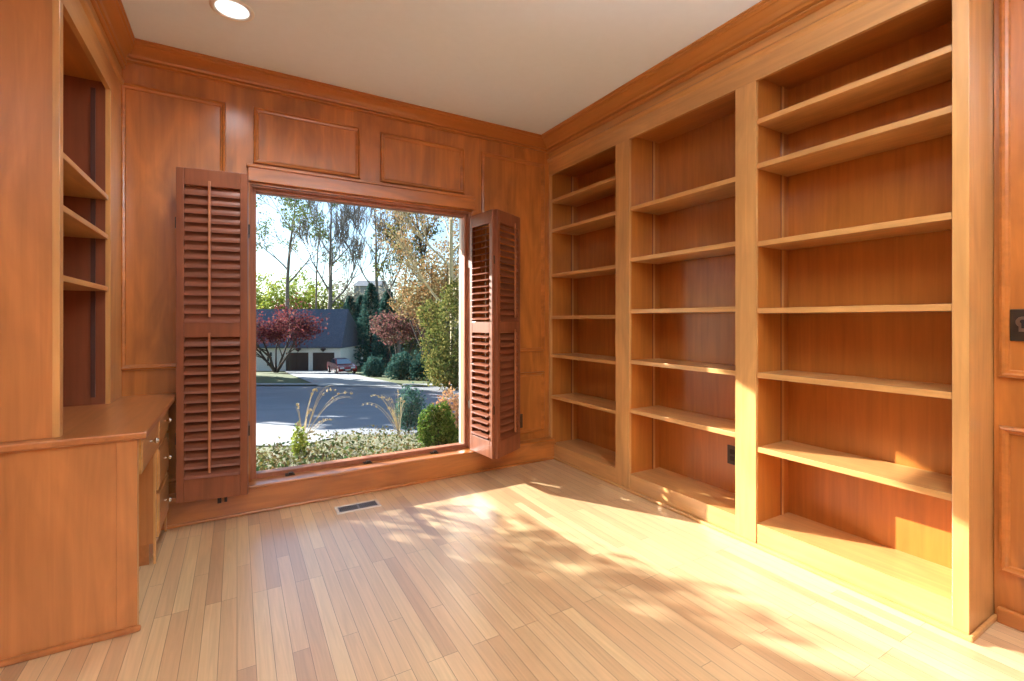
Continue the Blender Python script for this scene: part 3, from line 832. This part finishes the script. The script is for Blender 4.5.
L_green = leaf_mat('leaf_green', [srgb(62, 84, 40), srgb(98, 118, 56), srgb(128, 142, 70)])
L_dark = leaf_mat('leaf_evergreen_haze', [srgb(58, 90, 82), srgb(74, 108, 98), srgb(94, 128, 116)], .2)  # greens lightened and blued to carry distance haze in the leaf colour
L_yg = leaf_mat('leaf_yellow_green', [srgb(126, 140, 54), srgb(170, 176, 84), srgb(110, 132, 60)])
L_red = leaf_mat('leaf_maroon', [srgb(112, 52, 58), srgb(138, 74, 76), srgb(104, 60, 66), srgb(150, 98, 86)])
L_red2 = leaf_mat('leaf_burgundy', [srgb(130, 84, 86), srgb(150, 104, 98), srgb(112, 84, 78), srgb(124, 110, 88)])
L_tan = leaf_mat('leaf_tan_orange', [srgb(170, 140, 100), srgb(152, 112, 76), srgb(132, 126, 86), srgb(186, 166, 128)])
L_olive = leaf_mat('leaf_olive', [srgb(120, 120, 60), srgb(92, 104, 56), srgb(160, 146, 84), srgb(74, 96, 60)])
L_bush = leaf_mat('leaf_bright_bush', [srgb(98, 128, 52), srgb(132, 154, 74), srgb(76, 106, 48), srgb(60, 86, 42)])
L_blue = leaf_mat('leaf_blue_green', [srgb(70, 104, 92), srgb(92, 124, 108), srgb(56, 84, 76)])
L_brown = leaf_mat('twig_brown', [srgb(138, 124, 108), srgb(160, 142, 118), srgb(116, 108, 92)])
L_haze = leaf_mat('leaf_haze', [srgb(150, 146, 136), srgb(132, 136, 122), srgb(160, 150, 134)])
L_peach = leaf_mat('leaf_peach', [srgb(206, 166, 126), srgb(190, 134, 98), srgb(166, 146, 104)])
L_ground = leaf_mat('leaf_groundcover', [srgb(70, 92, 52), srgb(120, 114, 64), srgb(160, 158, 128), srgb(96, 74, 46), srgb(50, 74, 46), srgb(86, 104, 60), srgb(136, 108, 70), srgb(44, 62, 44)])

# tall trees against the sky
rmin = .04
def T(px, ptop, d, **k): return E(d, sx(px, d), gz(d)), hz(ptop, d) - gz(d)
B_, Hh = T(290, 196, 72); tree('tall_tree', 'tall thin-leaved tree nearest the left jamb of the window', 'tree', B_, Hh, .42, .42, 2, .75, .05, 2600, .42, .9, L_green, M['bark'], kids=4)
B_, Hh = T(317, 200, 76); tree('tall_tree', 'slender tall tree with narrow green crown, second from the left', 'tree', B_, Hh, .22, .40, 2, .42, .05, 900, .40, .8, L_green, M['bark'], kids=3)
B_, Hh = T(330, 196, 70); tree('bare_tree', 'tall bare grey tree forking above the garage roof', 'tree', B_, Hh, .45, .30, 3, .50, .12, 0, 0, 0, None, M['bark'], kids=4, nb=9)
B_, Hh = T(379, 200, 74); tree('bare_tree', 'tall bare pale tree rising above the dark evergreens', 'tree', B_, Hh, .40, .30, 3, .50, .12, 700, .25, .8, L_brown, M['bark'], kids=4, nb=9)
B_, Hh = T(424, 190, 60); tree('autumn_tree', 'tall tree with sparse orange leaves right of the bare trees', 'tree', B_, Hh, .40, .35, 2, .5, .05, 2600, .34, .9, L_tan, M['dark_bark'], kids=4)
B_, Hh = T(398, 240, 58); tree('autumn_tree', 'small thin tree with dull green leaves beside the orange tree', 'tree', B_, Hh, .25, .35, 2, .7, .05, 1200, .40, .9, L_olive, M['bark'], kids=4)
rmin = .02
# big dense tree at the right of the view
B_, Hh = T(452, 150, 30); tree('oak_tree', 'big tree with tan and olive leaves filling the right of the window', 'tree', B_, Hh, .26, .22, 2, .5, .02, 7000, .2, .7, L_tan, M['pale_bark'], kids=5, nb=12)
d = 34.0
shrub('autumn_tree', 'dense rounded tree with tan and orange leaves above the burgundy tree', 'tree', E(d, sx(436, d), gz(d)), [(-1.5, 1, 7.2, 1.7, 1.9), (.6, 0, 8.3, 1.8, 2.0), (-.6, 0, 5.6, 2.0, 1.7), (1.6, .5, 6.2, 1.6, 2.0), (-2.6, 1, 5.6, 1.0, 1.2)], 7000, .2, L_tan, sr_=.08)
d = 27.0
shrub('tall_shrub', 'tall olive green shrub mass at the right jamb of the window', 'shrub', E(d, sx(450, d), gz(d)), [(0, 0, 3.5, 1.1, 2.2), (-1.0, .5, 2.3, .9, 1.5), (.9, .3, 2.2, 1.0, 2.0), (-.2, -.3, 1.1, 1.3, 1.1), (.8, -.3, 1.0, 1.1, 1.0), (-1.3, 1.5, 4.2, .9, 1.1), (.3, .8, 5.4, 1.0, 1.1)], 9000, .18, L_olive, sr_=.05)
# woods behind the garage
wood_spots = [
    (262, 270, 84, L_yg, 'yellow-green woodland tree behind the maroon maple, against the left jamb'), (281, 276, 80, L_yg, 'yellow-green woodland tree behind the trunk of the leftmost tall tree'),
    (300, 267, 86, L_yg, 'tallest yellow-green woodland tree, above the left end of the garage roof'), (321, 280, 82, L_yg, 'low yellow-green woodland tree behind the slender tall tree'),
    (340, 276, 88, L_haze, 'hazy grey-brown woodland tree above the right end of the garage roof'), (357, 286, 84, L_haze, 'hazy grey-brown woodland tree behind the first dark evergreen'),
    (246, 276, 90, L_haze, 'hazy grey-brown woodland tree at the far left, mostly behind the jamb'), (395, 276, 84, L_haze, 'hazy grey-brown woodland tree between the bare pale tree and the orange tree'),
    (412, 280, 80, L_olive, 'olive woodland tree behind the burgundy tree'), (430, 262, 86, L_haze, 'hazy grey-brown woodland tree behind the orange tree'),
    (448, 258, 82, L_tan, 'tan woodland tree behind the big oak'), (466, 262, 86, L_haze, 'hazy grey-brown woodland tree behind the right jamb'),
    (228, 270, 88, L_yg, 'yellow-green woodland tree hidden left of the window'), (376, 288, 92, L_haze, 'hazy grey-brown woodland tree behind the tallest evergreen')]
for i, (px, pt, d, lm, lab) in enumerate(wood_spots):
    z0 = gz(d); hh = hz(pt, d) - z0
    shrub('woodland_tree', lab, 'tree', E(d, sx(px, d), z0), [(0, 0, hh * .70, 2.8, hh * .30), (-1.9, 0, hh * .52, 2.4, hh * .28), (2.0, 0, hh * .50, 2.4, hh * .27), (0, 0, hh * .25, 3.4, hh * .28)], 2600, .5, lm, M['bark'], None, sr_=.15)
# evergreens beside the garage
conifer('dark evergreen next to the garage wall, left of its row', 350, 297, 67, 15, L_dark, None)
conifer('tallest dark evergreen in the row beside the garage', 371, 284, 62, 18, L_dark, None)
conifer('dark evergreen at the right end of the row by the garage', 388, 290, 60, 17, L_dark, None)
conifer('low dark evergreen tucked behind the red car', 361, 296, 68, 15, L_dark, None)
# maroon maple in front of the house
d = 50.0; B_ = E(d, sx(276, d), gz(d))
t = thing('maple_tree', 'spreading maroon maple in front of the white house', 'tree', tuple(B_))
b = MB(); tips = []
for a, l_s in ((-1.3, -1.2), (-.5, -.4), (.2, .5), (.9, 1.3), (1.6, 2.0), (-2.2, -2.0)):
    nd = (RT * l_s * .55 + FW * rnd(-.5, .5) + Vector((0, 0, 1.5))).normalized(); branch(b, Vector(B_) - Vector((0, 0, .1)), nd, 4.4, .16, 2, tips, .6, .02, kids=4)
b.build('trunk', M['dark_bark'], t, smooth=True)
lb = MB(); leaves(lb, tips, 2200, .26, .8)
for s_, h_, rx, rz in ((-1.6, 4.4, 1.7, 1.3), (1.0, 5.2, 2.0, 1.5), (3.0, 4.6, 1.6, 1.3), (-.2, 3.9, 1.8, 1.0)): blob(lb, Vector(B_) + RT * s_ + Vector((0, 0, h_)), rx, rz, 800, .26, .2)
lb.build('foliage', L_red, t)
# burgundy shrub and its green neighbours along the far curb
d = 38.0
shrub('red_shrub_tree', 'burgundy leaved small tree right of the dark evergreens', 'tree', E(d, sx(398, d), gz(d)), [(-1.0, 0, 4.3, 1.4, 1.1), (.8, .3, 4.6, 1.5, 1.2), (1.8, 0, 3.9, 1.1, .9), (-.2, 0, 3.5, 1.5, .9)], 3600, .2, L_red2, sr_=.07)
for px, pt, dd, hw, lab in ((374, 356, 40, 9, 'round green shrub behind the grass strip, next to the red car'), (402, 352, 36, 12, 'broad dark green shrub under the burgundy tree'), (424, 350, 35, 11, 'dark green shrub at the right end of the far curb'), (446, 330, 32, 13, 'leafy green shrub by the far curb against the right jamb')):
    z0 = gz(dd); z1 = hz(pt, dd); rx = hw / FOC * dd
    shrub('green_shrub', lab, 'shrub', E(dd, sx(px, dd), z0), [(0, 0, (z1 - z0) * .5, rx, (z1 - z0) * .52), (-rx * .6, -.2, (z1 - z0) * .35, rx * .7, (z1 - z0) * .36), (rx * .6, -.2, (z1 - z0) * .35, rx * .7, (z1 - z0) * .36)], 2200, .2, L_dark if px < 440 else L_olive, sr_=.04)
# near plants in the bed
def nearshrub(nm, lab, px, pt, pb, hw, size, n, lm, sp=.012):
    d = depth_of(pb); z0 = gz(d) + .03; z1 = hz(pt, d); rx = hw / FOC * d; hgt = z1 - z0
    return shrub(nm, lab, 'shrub', E(d, sx(px, d), z0), [(0, 0, hgt * .52, rx * .8, hgt * .5), (-rx * .45, .05, hgt * .38, rx * .6, hgt * .38), (rx * .45, .05, hgt * .42, rx * .6, hgt * .40)], n, size, lm, sr_=sp)
d = depth_of(452); z0 = gz(d) + .03; k_ = d / FOC
shrub('green_bush', 'bright green bush just outside the right corner of the window', 'shrub', E(d, sx(437, d), z0), [(q[0] * k_, q[1] * k_, q[2] * k_, q[3] * k_, q[4] * k_) for q in
    ((0, 0, 22, 13, 20), (-11, 2, 16, 9, 15), (10, 3, 20, 10, 19), (-4, -3, 34, 8, 13), (7, -2, 38, 7, 12), (-14, 0, 28, 5, 12), (15, 2, 12, 8, 12))], 4600, .05, L_bush, sr_=.012)
nearshrub('peach_shrub', 'shrub with peach and tan leaves behind the bright green bush', 452, 388, 444, 20, .06, 1800, L_peach)
nearshrub('blue_green_shrub', 'blue-green shrub left of the bright bush, by the street edge', 409, 384, 434, 16, .06, 2200, L_blue)
nearshrub('yellow_plant', 'small yellow-green plant in the bed near the tan grass blades on the left', 298, 424, 462, 8, .045, 500, L_yg, .006)
# tan ornamental grasses
def grass(label, px, pb, blades, m):
    d = depth_of(pb); B_ = E(d, sx(px, d), gz(d) + .03); t = thing('ornamental_grass', label, 'grass', tuple(B_), group=None)
    b = MB(); pl = MB()
    for ex, ey in blades:
        s1 = sx(ex, d); z1 = hz(ey, d); e_ = E(d + rnd(-.15, .15), s1, z1); h_ = z1 - B_.z
        for k in range(3):
            st = B_ + rdir() * .03; en = e_ + rdir() * .05; pts = []
            for i in range(9):
                u = i / 8; p = st.lerp(en, u); p.z = st.z + (en.z - st.z) * (1 - (1 - u) ** 1.7) + .12 * h_ * math.sin(math.pi * u); pts.append(p)
            b.tube(pts, [.0045 * (1 - .6 * i / 8) for i in range(9)], 4)
            if k == 0:
                for i in range(5, 9):
                    leaves(pl, [pts[i]], 12, .03, .022)
    b.build('blades', m, t); pl.build('plumes', m, t)
straw = plain('dry_straw', srgb(206, 184, 146), .8, noise=.15)
grass('tuft of tall tan grass blades in the bed, in front of the street', 302, 448, [(300, 405), (310, 412), (322, 388), (334, 388), (318, 430), (330, 420), (352, 396), (296, 425)], straw)
grass('arching tan grass with feathery plumes left of the blue-green shrub', 399, 436, [(372, 393), (380, 396), (366, 402), (392, 398), (402, 398), (398, 392), (386, 408), (408, 402)], straw)
# ground cover, past counting
lb = MB()
for _ in range(22000):
    py = rnd(432, 520); 
    px = rnd(180, 620)
    if py < max(435, 454 - .17 * (px - 257)) + 2 * math.sin(px * .13): continue
    d = depth_of(py); p = E(d, sx(px, d), gz(d) + rnd(.02, .20 if py < 450 else .14))
    if p.y < YW + .35: continue
    a = rdir(); q = a.cross(rdir()).normalized(); z = .06 * rnd(.5, 1.2); lb.quad(p, a * z * .5, q * z * .5)
tag(lb.build('ground_cover', L_ground), 'low mixed green and tan ground cover in the bed outside the window', 'ground cover', kind='stuff')

for (dd, s_), lab in zip(((22, -19.5), (27, -22), (32, -25), (37, -28), (43, -31.5)), ('nearest', 'second', 'third', 'fourth', 'farthest')):
    hh = 12.5
    shrub('yard_evergreen', lab + ' yard evergreen in the row left of the street, out of view', 'tree', E(dd, s_, gz(dd)), [(0, 0, hh * .3, 3.0, hh * .3), (0, 0, hh * .6, 2.5, hh * .3), (0, 0, hh * .8, 1.6, hh * .22)], 1600, .9, L_dark, sr_=.2)
# shade tree of the front yard; its crown dapples the sunlight on the floor
t = thing('shade_tree', 'leafy yard tree standing out of the window view on the left', 'tree', tuple(Vector((-2.1, 6.5, gz(4.6)))))
BD = ((-1.5, 1.9), (.5, 2.05), (.8, 2.2), (.925, 2.34), (1.08, 2.5), (1.24, 2.59), (1.45, 2.66), (1.83, 2.68), (2.07, 2.75), (2.4, 2.88), (2.75, 2.93), (2.95, 2.78), (3.3, 2.4))
def bw(y):
    for (a, wa), (c, wc) in zip(BD, BD[1:]):
        if a <= y <= c: return wa + (wc - wa) * (y - a) / (c - a)
    return BD[0][1] if y < BD[0][0] else BD[-1][1]
lb = MB(); cl = []
for _ in range(520):
    y = rnd(-1.6, 3.3); u_ = random.random()
    ww = bw(y) - 1.9 * u_ ** 1.15 - .04
    x = ww - .6 * y
    tt = 6.5 + rnd(-.8, .8) - y
    cl.append(Vector((x - .6 * tt, y + tt, .46 * tt)))
for c in cl:
    ax_ = rdir()
    for _ in range(15):
        p = c + ax_ * rnd(-.15, .15) + rdir() * .05; a = rdir(); q = a.cross(rdir()).normalized(); z = .075 * rnd(.6, 1.2); lb.quad(p, a * z * .5, q * z * .5)
lb.build('foliage', L_green, t)
b = MB(); base = Vector(t['_loc']); top = Vector((-2.0, 6.5, 3.0)); b.tube([base - Vector((0, 0, .3)), base.lerp(top, .5) + Vector((.1, 0, 0)), top], [.10, .07, .03], 8)
for c in cl[::24]: b.tube([base.lerp(top, .55), (base.lerp(top, .8) + c) / 2 + Vector((0, 0, .15)), c], [.03, .018, .006], 5)
b.build('trunk', M['bark'], t)

for o in bpy.data.objects:
    if '_loc' in o: del o['_loc']
